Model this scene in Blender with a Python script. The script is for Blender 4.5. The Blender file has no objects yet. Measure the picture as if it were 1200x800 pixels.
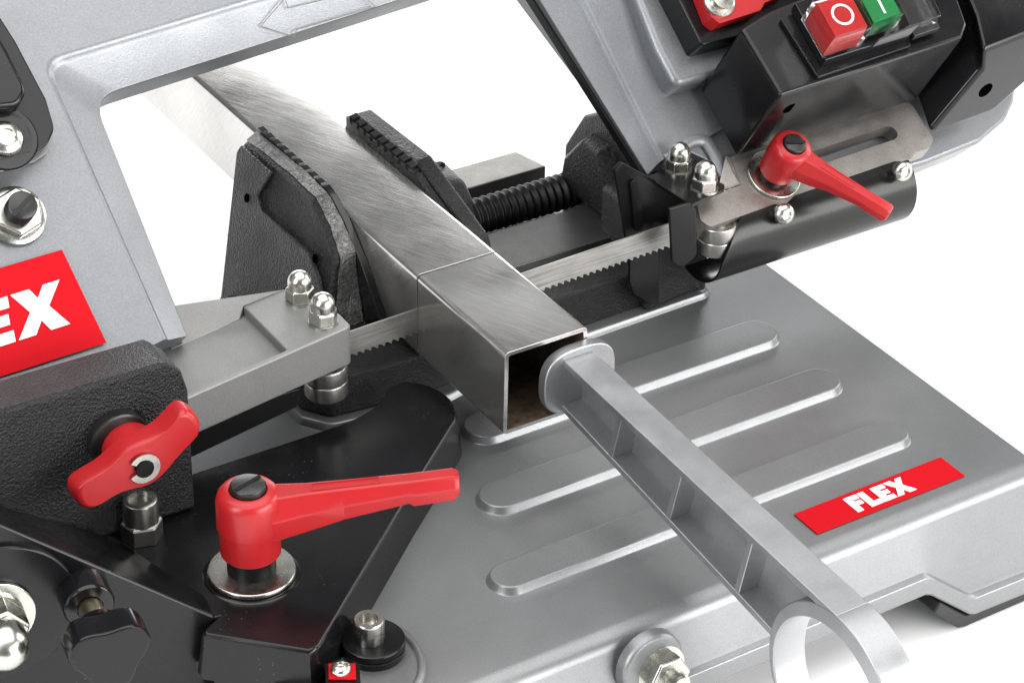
import bpy, bmesh, math, random
from mathutils import Vector, Matrix
random.seed(4)
sc = bpy.context.scene
col = sc.collection
V = Vector

# ------------------------------------------------------------------ camera
FPX, PITCH, YAW, ROLL = 2860.92, 0.5731909, 0.5750038, 0.024038
CAM = V((-0.55475792, -0.86234714, 0.75419066))
cp, sp, cy, sy = math.cos(PITCH), math.sin(PITCH), math.cos(YAW), math.sin(YAW)
FW = V((sy*cp, cy*cp, -sp)); R0 = V((cy, -sy, 0)); U0 = R0.cross(FW)
RT = math.cos(ROLL)*R0 + math.sin(ROLL)*U0
UP = -math.sin(ROLL)*R0 + math.cos(ROLL)*U0
cam = bpy.data.cameras.new('camera'); co = bpy.data.objects.new('camera', cam); col.objects.link(co)
co.matrix_world = Matrix(((RT.x, UP.x, -FW.x, CAM.x), (RT.y, UP.y, -FW.y, CAM.y), (RT.z, UP.z, -FW.z, CAM.z), (0, 0, 0, 1)))
cam.sensor_width = 36; cam.lens = FPX/1200*36; cam.clip_start = 0.02; cam.clip_end = 60
sc.camera = co

# ------------------------------------------------------------------ studio light
world = bpy.data.worlds.new('World'); sc.world = world; world.use_nodes = True
bg = world.node_tree.nodes['Background']; bg.inputs[0].default_value = (0.95, 0.98, 1, 1); bg.inputs[1].default_value = 0.19
def area(name, loc, target, size, power, color=(1, 1, 1), sy_=None):
    l = bpy.data.lights.new(name, 'AREA'); l.energy = power; l.color = color
    l.shape = 'RECTANGLE'; l.size = size; l.size_y = sy_ or size
    o = bpy.data.objects.new(name, l); col.objects.link(o); o.location = loc
    o.rotation_euler = (V(target)-V(loc)).to_track_quat('-Z', 'Y').to_euler()
    return o
area('softbox_overhead', (0.15, -0.05, 2.6), (0.15, 0.0, 0), 3.4, 128, (1, 0.99, 0.975))
area('softbox_left', (-1.8, -0.5, 1.0), (0, 0, 0.05), 0.8, 34, (0.96, 0.985, 1), 1.5)
area('softbox_back', (0.9, 2.2, 0.56), (0.05, 0.1, 0.05), 2.4, 34, (1, 1, 1), 0.8)
area('softbox_front', (1.0, -1.9, 0.58), (0.05, -0.1, 0.0), 2.0, 68, (1, 0.995, 0.985), 1.0)
area('softbox_right', (2.2, -0.2, 0.75), (0.0, 0.0, 0.05), 0.9, 24, (1, 0.99, 0.97), 1.4)
vs = sc.view_settings; vs.view_transform = 'Standard'; vs.look = 'None'; vs.exposure = 0.0; vs.gamma = 1
try: vs.use_curve_mapping = False
except Exception: pass
try: sc.cycles.max_bounces = 8; sc.cycles.use_denoising = True
except Exception: pass

# ------------------------------------------------------------------ pixel -> place helpers
def ray(px, py): return (px-600)/FPX*RT - (py-400)/FPX*UP + FW
def PL(px, py, P, n):
    r = ray(px, py); return CAM + r*((V(P)-CAM).dot(n)/r.dot(n))
def W(px, py, x=None, y=None, z=None):
    if x is not None: return PL(px, py, V((x, 0, 0)), V((1, 0, 0)))
    if y is not None: return PL(px, py, V((0, y, 0)), V((0, 1, 0)))
    return PL(px, py, V((0, 0, z)), V((0, 0, 1)))
SQ = math.sqrt(.5)
BN = V((0, -SQ, SQ)); BV = V((0, SQ, SQ)); BO = V((0, .087, .055))       # plane of the saw bow, leaning back 45 degrees
def Bw(px, py, d): return PL(px, py, BO+BN*d, BN)
def B3(u, v, d): return BO + V((u, 0, 0)) + BV*v + BN*d
N30 = V((0, -.5, math.sqrt(.75)))

# ------------------------------------------------------------------ mesh helpers
def wloc(o):
    p = V((0, 0, 0))
    while o: p += o.location; o = o.parent
    return p
def mk(name, bm, mat, parent=None, bevel=0, seg=2, smooth=40, origin=None):
    bmesh.ops.recalc_face_normals(bm, faces=bm.faces)
    me = bpy.data.meshes.new(name)
    L = wloc(parent) if parent else (V(origin) if origin is not None else V((0, 0, 0)))
    for v in bm.verts: v.co -= L
    bm.to_mesh(me); bm.free()
    for p in me.polygons: p.use_smooth = True
    me.set_sharp_from_angle(angle=math.radians(smooth))
    o = bpy.data.objects.new(name, me); col.objects.link(o)
    if parent: o.parent = parent
    else: o.location = L
    me.materials.append(mat)
    if bevel:
        b = o.modifiers.new('bevel', 'BEVEL'); b.width = bevel; b.segments = seg; b.limit_method = 'ANGLE'
        b.angle_limit = math.radians(32); b.harden_normals = True; b.use_clamp_overlap = True
    else:
        w = o.modifiers.new('normals', 'WEIGHTED_NORMAL'); w.keep_sharp = True; w.weight = 80
    return o
def loft(bm, loops, cap0=True, cap1=True, closed=True):
    vl = [[bm.verts.new(p) for p in lp] for lp in loops]
    n = len(vl[0])
    for a, b in zip(vl, vl[1:]):
        for i in range(n if closed else n-1):
            j = (i+1) % n
            bm.faces.new((a[i], a[j], b[j], b[i]))
    if cap0: bm.faces.new(vl[0][::-1])
    if cap1: bm.faces.new(vl[-1])
    return bm
def prism(name, loop, off, mat, parent=None, bevel=0.0006, **k):
    bm = bmesh.new(); loft(bm, [loop, [p+V(off) for p in loop]]); return mk(name, bm, mat, parent, bevel, **k)
def rnd(pts, r, n=5):
    """round the corners of a closed planar loop; r = radius or list of radii"""
    out = []; N = len(pts)
    for i, p in enumerate(pts):
        ri = r[i] if isinstance(r, (list, tuple)) else r
        if ri <= 0: out.append(V(p)); continue
        a = (pts[i-1]-p); b = (pts[(i+1) % N]-p)
        la, lb = a.length, b.length; a = a/la; b = b/lb
        ang = a.angle(b)
        if ang > 3.0: out.append(V(p)); continue
        t = min(ri/math.tan(ang/2), la*.49, lb*.49)
        p0, p1 = p+a*t, p+b*t
        for k in range(n+1):
            s = k/n; q = p0.lerp(p, s).lerp(p.lerp(p1, s), s)
            out.append(q)
    return out
def frame(ax):
    ax = V(ax).normalized(); h = V((0, 0, 1)) if abs(ax.z) < .9 else V((1, 0, 0))
    e1 = h.cross(ax).normalized(); return e1, ax.cross(e1), ax
def ring_pts(o, ax, r, n, ph=0, e=None):
    e1, e2, a = e or frame(ax)
    return [V(o)+e1*(r*math.cos(ph+2*math.pi*i/n))+e2*(r*math.sin(ph+2*math.pi*i/n)) for i in range(n)]
def lathe(bm, o, ax, prof, n=36, ph=0):
    a = V(ax).normalized()
    loft(bm, [ring_pts(V(o)+a*h, ax, max(r, 1e-5), n, ph) for r, h in prof]); return bm
def turned(name, o, ax, prof, mat, parent=None, n=36, bevel=0, ph=0, **k):
    return mk(name, lathe(bmesh.new(), o, ax, prof, n, ph), mat, parent, bevel, **k)
def thing(name, label, cat, loc=(0, 0, 0), group=None):
    o = bpy.data.objects.new(name, None); o.empty_display_size = .01; col.objects.link(o); o.location = loc
    o['label'] = label; o['category'] = cat
    if group: o['group'] = group
    return o

# ------------------------------------------------------------------ materials
def mat(name, color, metallic=0, rough=.5, bump=None, var=None, coat=0, spec=None, rvar=None, specks=None):
    """bump=(scale, strength, dist)   var=(scale, amount) colour mottling   rvar=(scale, amount)"""
    m = bpy.data.materials.new(name); m.use_nodes = True
    nt = m.node_tree; b = nt.nodes['Principled BSDF']
    b.inputs['Base Color'].default_value = (*color, 1); b.inputs['Metallic'].default_value = metallic
    b.inputs['Roughness'].default_value = rough
    if coat: b.inputs['Coat Weight'].default_value = coat; b.inputs['Coat Roughness'].default_value = .08
    if spec is not None: b.inputs['Specular IOR Level'].default_value = spec
    tc = nt.nodes.new('ShaderNodeTexCoord'); geo = nt.nodes.new('ShaderNodeNewGeometry')
    P = geo.outputs['Position']
    def noise(scale, detail=3, rough_=.6):
        n = nt.nodes.new('ShaderNodeTexNoise'); n.inputs['Scale'].default_value = scale
        n.inputs['Detail'].default_value = detail; n.inputs['Roughness'].default_value = rough_
        nt.links.new(P, n.inputs['Vector']); return n
    if var:
        vl = var if isinstance(var[0], (tuple, list)) else (var,)
        src = None
        for (s, a) in vl:
            n = noise(s); mr = nt.nodes.new('ShaderNodeMapRange')
            mr.inputs[1].default_value = .3; mr.inputs[2].default_value = .7; mr.inputs[3].default_value = 1-a; mr.inputs[4].default_value = 1+a
            nt.links.new(n.outputs[0], mr.inputs[0])
            if src is None: src = mr.outputs[0]
            else:
                mu = nt.nodes.new('ShaderNodeMath'); mu.operation = 'MULTIPLY'
                nt.links.new(src, mu.inputs[0]); nt.links.new(mr.outputs[0], mu.inputs[1]); src = mu.outputs[0]
        mx = nt.nodes.new('ShaderNodeVectorMath'); mx.operation = 'SCALE'; mx.inputs[0].default_value = color
        nt.links.new(src, mx.inputs['Scale']); nt.links.new(mx.outputs[0], b.inputs['Base Color'])
    if specks:
        vo = nt.nodes.new('ShaderNodeTexVoronoi'); vo.inputs['Scale'].default_value = specks; vo.inputs['Randomness'].default_value = 1
        nt.links.new(P, vo.inputs['Vector'])
        n1 = noise(35, 2); th = nt.nodes.new('ShaderNodeMapRange'); th.inputs[1].default_value = .46; th.inputs[2].default_value = .72; th.inputs[3].default_value = .0; th.inputs[4].default_value = .17
        nt.links.new(n1.outputs[0], th.inputs[0])
        lt = nt.nodes.new('ShaderNodeMath'); lt.operation = 'LESS_THAN'; nt.links.new(vo.outputs['Distance'], lt.inputs[0]); nt.links.new(th.outputs[0], lt.inputs[1])
        mxc = nt.nodes.new('ShaderNodeMix'); mxc.data_type = 'RGBA'; mxc.inputs['A'].default_value = (*color, 1); mxc.inputs['B'].default_value = (.085, .08, .075, 1)
        if b.inputs['Base Color'].links: nt.links.new(b.inputs['Base Color'].links[0].from_socket, mxc.inputs['A'])
        nt.links.new(lt.outputs[0], mxc.inputs['Factor']); nt.links.new(mxc.outputs['Result'], b.inputs['Base Color'])
    if rvar:
        n = noise(rvar[0], 5); mr = nt.nodes.new('ShaderNodeMapRange'); mr.inputs[1].default_value = .3; mr.inputs[2].default_value = .7
        mr.inputs[3].default_value = max(rough-rvar[1], .02); mr.inputs[4].default_value = rough+rvar[1]
        nt.links.new(n.outputs[0], mr.inputs[0]); nt.links.new(mr.outputs[0], b.inputs['Roughness'])
    if bump:
        n = noise(bump[0], 4); bp = nt.nodes.new('ShaderNodeBump'); bp.inputs['Strength'].default_value = bump[1]
        bp.inputs['Distance'].default_value = bump[2]
        nt.links.new(n.outputs[0], bp.inputs['Height']); nt.links.new(bp.outputs[0], b.inputs['Normal'])
    return m
M = {}
M['floor'] = mat('white_table', (.93, .93, .93), 0, .7)
M['silver'] = mat('silver_paint', (.202, .205, .209), .6, .35, (1500, .16, .0006), ((1100, .10), (14, .035), (60, .02)), rvar=(13, .06))
M['silver_bow'] = mat('silver_bow_paint', (.196, .203, .213), .6, .36, (1300, .22, .0006), ((1000, .12), (12, .05)), rvar=(25, .06))
M['alu'] = mat('cast_aluminium', (.355, .36, .37), .82, .36, (1300, .14, .0005), ((1400, .08), (30, .05)), rvar=(60, .06))
M['alu_dull'] = mat('blasted_aluminium', (.205, .205, .20), .6, .5, (1700, .2, .0005), ((1300, .12), (40, .06)))
M['iron'] = mat('bare_cast_bar', (.27, .252, .235), .75, .42, (1000, .12, .0005), ((700, .12), (60, .14)), rvar=(90, .1))
M['zinc'] = mat('zinc_plated', (.53, .525, .48), 1, .26, None, (200, .06), rvar=(150, .07))
M['bearing'] = mat('bearing_steel', (.45, .44, .41), 1, .32, None, (120, .06))
M['dark_steel'] = mat('oiled_steel', (.045, .045, .045), .8, .35, (900, .15, .0004), (200, .15))
M['cast_black'] = mat('black_cast_iron', (.010, .010, .0108), 0, .26, (620, 1.0, .0018), (300, .2), spec=.36, specks=520, rvar=(40, .1))
M['cast_rough'] = mat('rough_black_casting', (.008, .008, .0085), 0, .20, (720, 1.0, .0024), (300, .2), spec=.5, specks=560, rvar=(30, .12))
M['black'] = mat('black_plastic', (.0055, .0055, .0062), 0, .22, (2500, .05, .0003), (18, .1), rvar=(22, .09), spec=.30, specks=420)
M['black_gloss'] = mat('black_lacquer', (.005, .005, .0055), 0, .16, None, None, spec=.4)
M['black_sheet'] = mat('black_sheet', (.006, .006, .006), 0, .26, (900, .04, .0004), None, spec=.3)
M['rubber'] = mat('rubber', (.012, .012, .012), 0, .6, (900, .2, .0004))
M['red'] = mat('red_plastic', (.33, .010, .0125), 0, .32, (700, .05, .0004), (40, .05), spec=.4)
M['sticker_red'] = mat('sticker_red', (.42, .003, .008), 0, .55, spec=.08)
M['white_print'] = mat('white_print', (.80, .80, .80), 0, .5, spec=.1)
M['green'] = mat('green_plastic', (.008, .19, .045), 0, .35, spec=.3)
M['button_red'] = mat('button_red', (.42, .009, .01), 0, .35, spec=.3)
M['grey_line'] = mat('groove_line', (.10, .10, .10), 0, .6)
M['rail'] = mat('ground_rail', (.10, .10, .098), .85, .40, (600, .06, .0004), ((90, .12), (600, .1)))
M['rail_bright'] = mat('ground_rail_bright', (.30, .29, .27), .9, .38, (600, .06, .0004), ((90, .12), (600, .1)))
M['hole'] = mat('dark_hole', (.001, .001, .001), 0, 1, spec=0)
M['thread'] = mat('oiled_thread', (.009, .009, .009), 0, .45, (800, .2, .0004), None, spec=.35)
M['sleeve'] = mat('black_sleeve', (.004, .004, .004), 0, .4, spec=.15)
M['clear'] = mat('clear_cover', (.9, .9, .9), 0, .08)
M['clear'].node_tree.nodes['Principled BSDF'].inputs['Transmission Weight'].default_value = 1
M['clear'].node_tree.nodes['Principled BSDF'].inputs['IOR'].default_value = 1.2
def brushed(name, color, rough, L, sc_=(70, 2600), amt=.07, bump=.04, streak=(.80, 1.14), mottle=None, metallic=.92):
    """ground steel: fine streaks that run along L, plus soft stains (mottle = scale, low, high)"""
    m = bpy.data.materials.new(name); m.use_nodes = True; nt = m.node_tree; b = nt.nodes['Principled BSDF']
    b.inputs['Metallic'].default_value = metallic
    geo = nt.nodes.new('ShaderNodeNewGeometry')
    def coords(L, N):                                   # streak coordinates in the plane with normal N
        L = V(L).normalized(); A_ = V(N).cross(L).normalized(); c = nt.nodes.new('ShaderNodeCombineXYZ')
        for i, (ax, k) in enumerate(((L, sc_[0]), (A_, sc_[1]), (V(N), 20))):
            d = nt.nodes.new('ShaderNodeVectorMath'); d.operation = 'DOT_PRODUCT'; d.inputs[1].default_value = ax*k
            nt.links.new(geo.outputs['Position'], d.inputs[0]); nt.links.new(d.outputs['Value'], c.inputs[i])
        return c.outputs[0]
    sp_ = nt.nodes.new('ShaderNodeSeparateXYZ'); nt.links.new(geo.outputs['True Normal'], sp_.inputs[0])
    ab = nt.nodes.new('ShaderNodeMath'); ab.operation = 'ABSOLUTE'; nt.links.new(sp_.outputs[2], ab.inputs[0])
    gt = nt.nodes.new('ShaderNodeMath'); gt.operation = 'GREATER_THAN'; gt.inputs[1].default_value = .6; nt.links.new(ab.outputs[0], gt.inputs[0])
    mxv = nt.nodes.new('ShaderNodeMix'); mxv.data_type = 'VECTOR'; nt.links.new(gt.outputs[0], mxv.inputs['Factor'])
    nt.links.new(coords(*L[0]), mxv.inputs[4]); nt.links.new(coords(*L[1]), mxv.inputs[5])
    cmb = mxv
    def nz(vec, scale, det, r=.6):
        n = nt.nodes.new('ShaderNodeTexNoise'); n.inputs['Scale'].default_value = scale; n.inputs['Detail'].default_value = det; n.inputs['Roughness'].default_value = r
        nt.links.new(vec, n.inputs['Vector']); return n.outputs[0]
    def mr(src, a0, a1, lo, hi):
        q = nt.nodes.new('ShaderNodeMapRange'); q.inputs[1].default_value = a0; q.inputs[2].default_value = a1; q.inputs[3].default_value = lo; q.inputs[4].default_value = hi
        nt.links.new(src, q.inputs[0]); return q.outputs[0]
    st_ = nz(cmb.outputs[1], 1, 4, .75); big = nz(geo.outputs['Position'], (mottle or (30, 1, 1))[0], 5)
    sc1 = mr(st_, .3, .7, *streak)
    if mottle:
        mu = nt.nodes.new('ShaderNodeMath'); mu.operation = 'MULTIPLY'
        nt.links.new(sc1, mu.inputs[0]); nt.links.new(mr(big, .34, .62, mottle[1], mottle[2]), mu.inputs[1]); sc1 = mu.outputs[0]
    sx = nt.nodes.new('ShaderNodeVectorMath'); sx.operation = 'SCALE'; sx.inputs[0].default_value = color
    nt.links.new(sc1, sx.inputs['Scale']); nt.links.new(sx.outputs[0], b.inputs['Base Color'])
    ad = nt.nodes.new('ShaderNodeMath'); ad.operation = 'ADD'; nt.links.new(st_, ad.inputs[0]); nt.links.new(big, ad.inputs[1])
    nt.links.new(mr(ad.outputs[0], .7, 1.3, rough-amt, rough+amt), b.inputs['Roughness'])
    bp = nt.nodes.new('ShaderNodeBump'); bp.inputs['Strength'].default_value = bump; bp.inputs['Distance'].default_value = .0005
    nt.links.new(st_, bp.inputs['Height']); nt.links.new(bp.outputs[0], b.inputs['Normal'])
    return m
M['tube'] = brushed('brushed_tube', (.56, .55, .53), .18, (((0, -.65, .75), (1, 0, 0)), ((.45, -.9, 0), (0, 0, 1))), (40, 1500), .045, .03, (.80, 1.13), (13, .84, 1.07))
M['blade'] = brushed('blade_steel', (.47, .455, .43), .36, (((1, 0, .03), (0, 1, 0)), ((1, 0, 0), (0, 0, 1))), (30, 1000), .06, .06, (.60, 1.25), (40, .85, 1.1))
M['worn'] = mat('worn_casting_edge', (.15, .148, .145), .75, .24, (750, 1, .0016), ((500, .5), (90, .4)), spec=.8)
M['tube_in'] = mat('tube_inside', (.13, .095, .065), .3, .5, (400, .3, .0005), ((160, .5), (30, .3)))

# ------------------------------------------------------------------ setting
FLOOR_Z = -.0765
bm = bmesh.new(); loft(bm, [[V((-4, -4, FLOOR_Z-.02)), V((5, -4, FLOOR_Z-.02)), V((5, 5, FLOOR_Z-.02)), V((-4, 5, FLOOR_Z-.02))], [V((-4, -4, FLOOR_Z)), V((5, -4, FLOOR_Z)), V((5, 5, FLOOR_Z)), V((-4, 5, FLOOR_Z))]])
fl = mk('floor', bm, M['floor']); fl['kind'] = 'structure'

# ------------------------------------------------------------------ machine base
base = thing('machine_base', 'silver painted cast base plate with raised ribs under the saw', 'machine base', (0.05, 0.05, FLOOR_Z))
XL, XR = -.165, .2595
def lipz(x):
    if x < .174: return -.030
    if x < .206: return -.030-(x-.174)/.032*.026
    return -.056-(x-.206)*.02
def section(x, grow=0):
    zl = lipz(x); pts = []
    pts.append((.236, -.010)); pts.append((.236, -.003)); pts.append((.233, 0))
    pts.append((.0, 0)); pts.append((-.112, 0))
    for k in range(7):                                   # rounded front ridge
        a = k/6*math.radians(68); pts.append((-.1195-.011*math.sin(a), -.011+.011*math.cos(a)))
    wy = -.1372-(-zl-.030)*.10
    pts += [(wy, zl+.002), (wy-.0008, zl), (wy-.0036, zl-.0009), (wy-.0045, zl-.002), (wy-.0058, zl-.0105), (wy-.005, zl-.0118), (wy+.003, zl-.0118), (wy+.004, zl+.004), (-.124, -.012)]
    return [V((x, y, z)) for y, z in pts]
xs = [XL, -.12, 0, .1, .168, .172, .176, .180, .190, .200, .204, .208, .214, .24, .254, .258]
bm = bmesh.new(); L = [section(x) for x in xs]
end = [V((XR, p.y, p.z - (.0012 if p.z > -.005 else 0))) for p in section(.258)]
loft(bm, L+[end]); mk('base_casting', bm, M['silver'], base, smooth=35)
prism('side_skirt', [V((.255, -.137, -.004)), V((.255, .235, -.004)), V((.255, .235, -.068)), V((.255, -.137, -.068))], (.0035, 0, 0), M['silver'], base)
def rib(x0, y0, x1, y1, dx0=0):
    """stadium rib; left end slanted by dx0"""
    def st(g, z):
        r = (y1-y0)/2+g; c = (y0+y1)/2; o = []
        for k in range(13):
            a = -math.pi/2+math.pi*k/12; o.append(V((x1-(y1-y0)/2+r*math.cos(a), c+r*math.sin(a), z)))
        for k in range(13):
            a = math.pi/2+math.pi*k/12; o.append(V((x0+(y1-y0)/2+r*math.cos(a), c+r*math.sin(a), z)))
        return o
    bm = bmesh.new(); loft(bm, [st(.0028, -.0008), st(.0019, .0001), st(.0012, .0006), st(.0002, .0037), st(-.0002, .0042), st(-.0008, .0044)])
    return mk('raised_rib', bm, M['silver'], base, smooth=75)
rib(.0095, .0385, .2150, .0625); rib(-.0165, -.0185, .2150, .0045); rib(-.0465, -.0765, .2150, -.0555)
pl = [W(332, 469, z=.003), W(353, 490, z=.003), W(388, 499, z=.003), V((-.02, .0885, .003)), V((.02, .0860, .003)), V((.07, .098, .003)), V((.2075, .1005, .003)), V((.2075, .232, .003)), V((-.066, .232, .003))]
cpl = sum(pl, V())/len(pl)
def grow(loop, g, z):
    c = sum(loop, V())/len(loop); o = []
    for p in loop:
        d = (p-c); d.z = 0; o.append(V((p.x+d.normalized().x*g, p.y+d.normalized().y*g, z)))
    return o
rp = rnd(pl, [.004, .006, .01, 0, 0, .004, .007, .005, .004])
bm = bmesh.new(); loft(bm, [grow(rp, .0026, -.0006), grow(rp, .0016, .001), grow(rp, .0006, .0034), grow(rp, -.0014, .0042)])
mk('vise_plinth', bm, M['silver'], base, smooth=75)
# round pivot boss at the front-left
pc = V((-.1385, -.0835, 0))
turned('pivot_boss', pc-V((0, 0, .002)), (0, 0, 1), [(.0388, 0), (.0380, .0035), (.0368, .0062), (.0350, .0066), (.0338, .0050), (.0330, .0036), (.001, .0036)], M['silver'], base, 56, smooth=70)
# bolt with boss on the front wall
fb = V((-.001, -.1380, -.0165)); fax = V((0, -1, .10)).normalized()
turned('bolt_boss', fb-fax*.003, fax, [(.0185, 0), (.018, .004), (.0168, .0062), (.0155, .0065), (.001, .0062)], M['silver'], base, 44, smooth=70)
hb = turned('hex_bolt', fb+V((.004, -.003, -.003)), fax, [(.0118, 0), (.0118, .0085), (.0108, .0092), (.0062, .0094), (.0060, .0115), (.0060, .0155), (.0052, .0165), (.001, .0165)], M['zinc'], base, 6, bevel=.0006, smooth=20)
turned('washer', fb+V((.004, -.0025, -.003)), fax, [(.0135, 0), (.0135, .0015), (.001, .0016)], M['zinc'], hb, 40, smooth=50)
turned('bolt_end', fb+V((.004, -.003, -.003))+fax*.009, fax, [(.0062, 0), (.0062, .0075), (.0052, .0085), (.001, .0086)], M['zinc'], hb, 28)
# rubber foot
ft = [(.183, -.0505), (.204, -.0685), (.2585, -.0700), (.2585, -.0760), (.2030, -.0760), (.199, -.0750), (.1795, -.0565)]
prism('rubber_foot', [V((x, -.1435, z)) for x, z in ft], (0, .03, 0), M['rubber'], base, .0015)
# sticker on the base
GL = {'F': ([(0, 0), (.30, 0), (.30, .38), (.60, .38), (.60, .62), (.30, .62), (.30, .74), (.64, .74), (.64, 1), (0, 1)], .68),
      'L': ([(0, 0), (.62, 0), (.62, .27), (.30, .27), (.30, 1), (0, 1)], .64),
      'E': ([(0, 0), (.64, 0), (.64, .25), (.30, .25), (.30, .39), (.60, .39), (.60, .62), (.30, .62), (.30, .75), (.64, .75), (.64, 1), (0, 1)], .67),
      'X': ([(0, 0), (.32, 0), (.46, .27), (.60, 0), (.95, 0), (.64, .52), (.91, 1), (.60, 1), (.47, .75), (.34, 1), (.0, 1), (.29, .51)], .95)}
def text_mesh(name, s, o, ex, ey, off, m, parent, thick):
    bm = bmesh.new(); x = 0
    for ch in s:
        g, w = GL[ch]
        lp = [o+ex*(x+a)+ey*b+off for a, b in g]
        lo = [bm.verts.new(p-off.normalized()*.0001) for p in lp]; hi = [bm.verts.new(p+off.normalized()*(thick+.0002)) for p in lp]
        n = len(lp); bm.faces.new(hi); bm.faces.new(lo[::-1])
        for i in range(n): bm.faces.new((lo[i], lo[(i+1) % n], hi[(i+1) % n], hi[i]))
        x += w+.03
    o_ = mk(name, bm, m, parent, smooth=20)
    for p in o_.data.polygons: p.use_smooth = False
    o_.modifiers.clear()
    return o_
rec = [V((.1155, -.1165, .0)), V((.2190, -.1165, .0)), V((.2190, -.0925, .0)), V((.1155, -.0925, .0))]
st = prism('brand_sticker', [V((.118, -.1143, .0004)), V((.2168, -.1143, .0004)), V((.2168, -.0948, .0004)), V((.118, -.0948, .0004))], (0, 0, .0005), M['sticker_red'], base, 0.0001)
st['label'] = 'red rectangular sticker with white FLEX lettering'
text_mesh('lettering', 'FLEX', V((.1475, -.1108, .0009)), V((.0129, 0, 0)), V((0, .0127, 0)), V((0, 0, .0001)), M['white_print'], st, .00015)

# ------------------------------------------------------------------ vise
bed = thing('vise_bed', 'black cast vise bed with two flat guide rails behind the blade', 'vise bed', (.08, .17, .003))
def YZ(x, pts): return [V((x, y, z)) for y, z in pts]
# bed casting, front face rough
prism('bed_casting', [V((-.0575, .1130, .0035)), V((-.0475, .0980, .0035)), V((-.02, .0945, .0035)), V((.02, .0930, .0035)), V((.07, .1040, .0035)), V((.172, .1065, .0035)), V((.172, .178, .0035)), V((-.0575, .178, .0035))], (0, 0, .0255), M['cast_rough'], bed, .002)
prism('bed_web', [V((-.046, .179, .0035)), V((.172, .179, .0035)), V((.172, .228, .0035)), V((-.046, .228, .0035))], (0, 0, .008), M['cast_rough'], bed, .002)
prism('guide_rail', [V((.052, .1385, .0292)), V((.1735, .1385, .0292)), V((.1735, .1775, .0292)), V((.052, .1775, .0292))], (0, 0, .0058), M['rail'], bed, .0008)
prism('guide_rail', [V((-.03, .2295, .020)), V((.1745, .2295, .020)), V((.1685, .2545, .020)), V((-.03, .2545, .020))], (0, 0, .015), M['rail_bright'], bed, .0008)
# end block carrying the spindle
blk = [(.100, .0045), (.100, .070), (.118, .094), (.172, .098), (.196, .084), (.2145, .056), (.2145, .0045)]
bm = bmesh.new()
c = V((0, .16, .05))
loft(bm, [YZ(.1770, [(y if y > .12 else y+.012, z) for y, z in blk]), YZ(.2040, blk)])
mk('end_block', bm, M['cast_black'], bed, .0025, 3)
fl_ = [(.150, .034), (.150, .060), (.165, .078), (.186, .078), (.206, .056), (.2105, .034)]
bm = bmesh.new(); loft(bm, [YZ(.1690, [(y*.86+.0257, z*.9+.004) for y, z in fl_]), YZ(.1790, fl_)]); mk('spindle_boss', bm, M['cast_black'], bed, .002, 3)
prism('end_post', [V((.160, .099, .0045)), V((.2005, .1035, .0045)), V((.2005, .150, .0045)), V((.160, .150, .0045))], (0, 0, .060), M['cast_rough'], bed, .003)

# threaded spindle
spin = thing('vise_spindle', 'thick black threaded spindle between the two guide rails', 'spindle', (.12, .205, .03))
prof = []; x = 0; P_ = .0052
while x < .112:
    prof += [(.0093, x), (.0093, x+P_*.16), (.0110, x+P_*.40), (.0112, x+P_*.55), (.0110, x+P_*.68), (.0095, x+P_*.92)]
    x += P_
turned('thread', V((.066, .203, .0315)), (1, 0, 0), prof, M['thread'], spin, 40, smooth=60)

# left jaw (fixed)
lj = thing('fixed_jaw', 'rough black cast vise jaw against the bright left side of the tube', 'vise jaw', (-.02, .2, .003))
inn = [(.262, .0915), (.240, .0925), (.205, .0935), (.178, .0925), (.160, .0835), (.1465, .072), (.1440, .050), (.138, .030), (.135, .004), (.250, .004)]
out = [(-.0150, .2605, .0865), (-.0135, .240, .0885), (-.0130, .205, .0895), (-.0130, .180, .0890), (-.0150, .1600, .0800), (-.0185, .1440, .0680), (-.0260, .1395, .0450), (-.0320, .1375, .028), (-.0400, .135, .004), (-.0400, .2425, .004)]
bm = bmesh.new(); loft(bm, [YZ(-.0045, inn), [V(p) for p in out]]); mk('jaw_casting', bm, M['cast_black'], lj, .0022, 3)
# raised outer face with a recessed pocket towards the tube
jn = (V(out[8])-V(out[0])).cross(V(out[3])-V(out[0])).normalized()
if jn.dot(CAM-V(out[0])) < 0: jn = -jn
jl = [PL(a, b, V(out[0])+jn*.0002, jn) for a, b in [(281, 178), (286, 170), (323, 203), (307, 229), (312, 246), (366, 296), (378, 325), (386, 372), (256, 372), (263, 345)]]
prism('raised_face', jl, jn*.0026, M['cast_black'], lj, .0016, seg=3)
def notched(y0, y1, z, n, dep):
    o = []
    for i in range(n):
        a = y0+(y1-y0)*i/n; s = (y1-y0)/n
        o += [(a, z), (a+s*.62, z), (a+s*.72, z-dep), (a+s*.90, z-dep)]
    return o+[(y1, z)]
ins = notched(.261, .182, .0945, 9, .0016)+[(.172, .0915), (.158, .0830), (.140, .066), (.118, .040), (.112, .0305), (.261, .0305)]
prism('jaw_insert', YZ(-.0044, ins), (.0040, 0, 0), M['black_gloss'], lj, .0004)
for px, py, h in ((289, 232, .0029), (369, 303, .0029)):
    p = PL(px, py, V(out[0])+jn*h, jn)
    turned('drilled_hole', p, jn, [(.0026, -.0005), (.0026, .0001), (.001, .0001)], M['hole'], lj, 18)
bm = bmesh.new(); off_ = V((-.0002, -.0004, .0005))               # gritty bare edge between casting and insert
k0_ = [V((-.0045, y, z))+off_ for y, z in inn[:8]]; k1_ = [V(p).lerp(V((-.0045, *inn[i])), .28)+off_ for i, p in enumerate(out[:8])]
loft(bm, [k0_, k1_], False, False, closed=False)
bmesh.ops.subdivide_edges(bm, edges=bm.edges, cuts=3, use_grid_fill=True)
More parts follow.
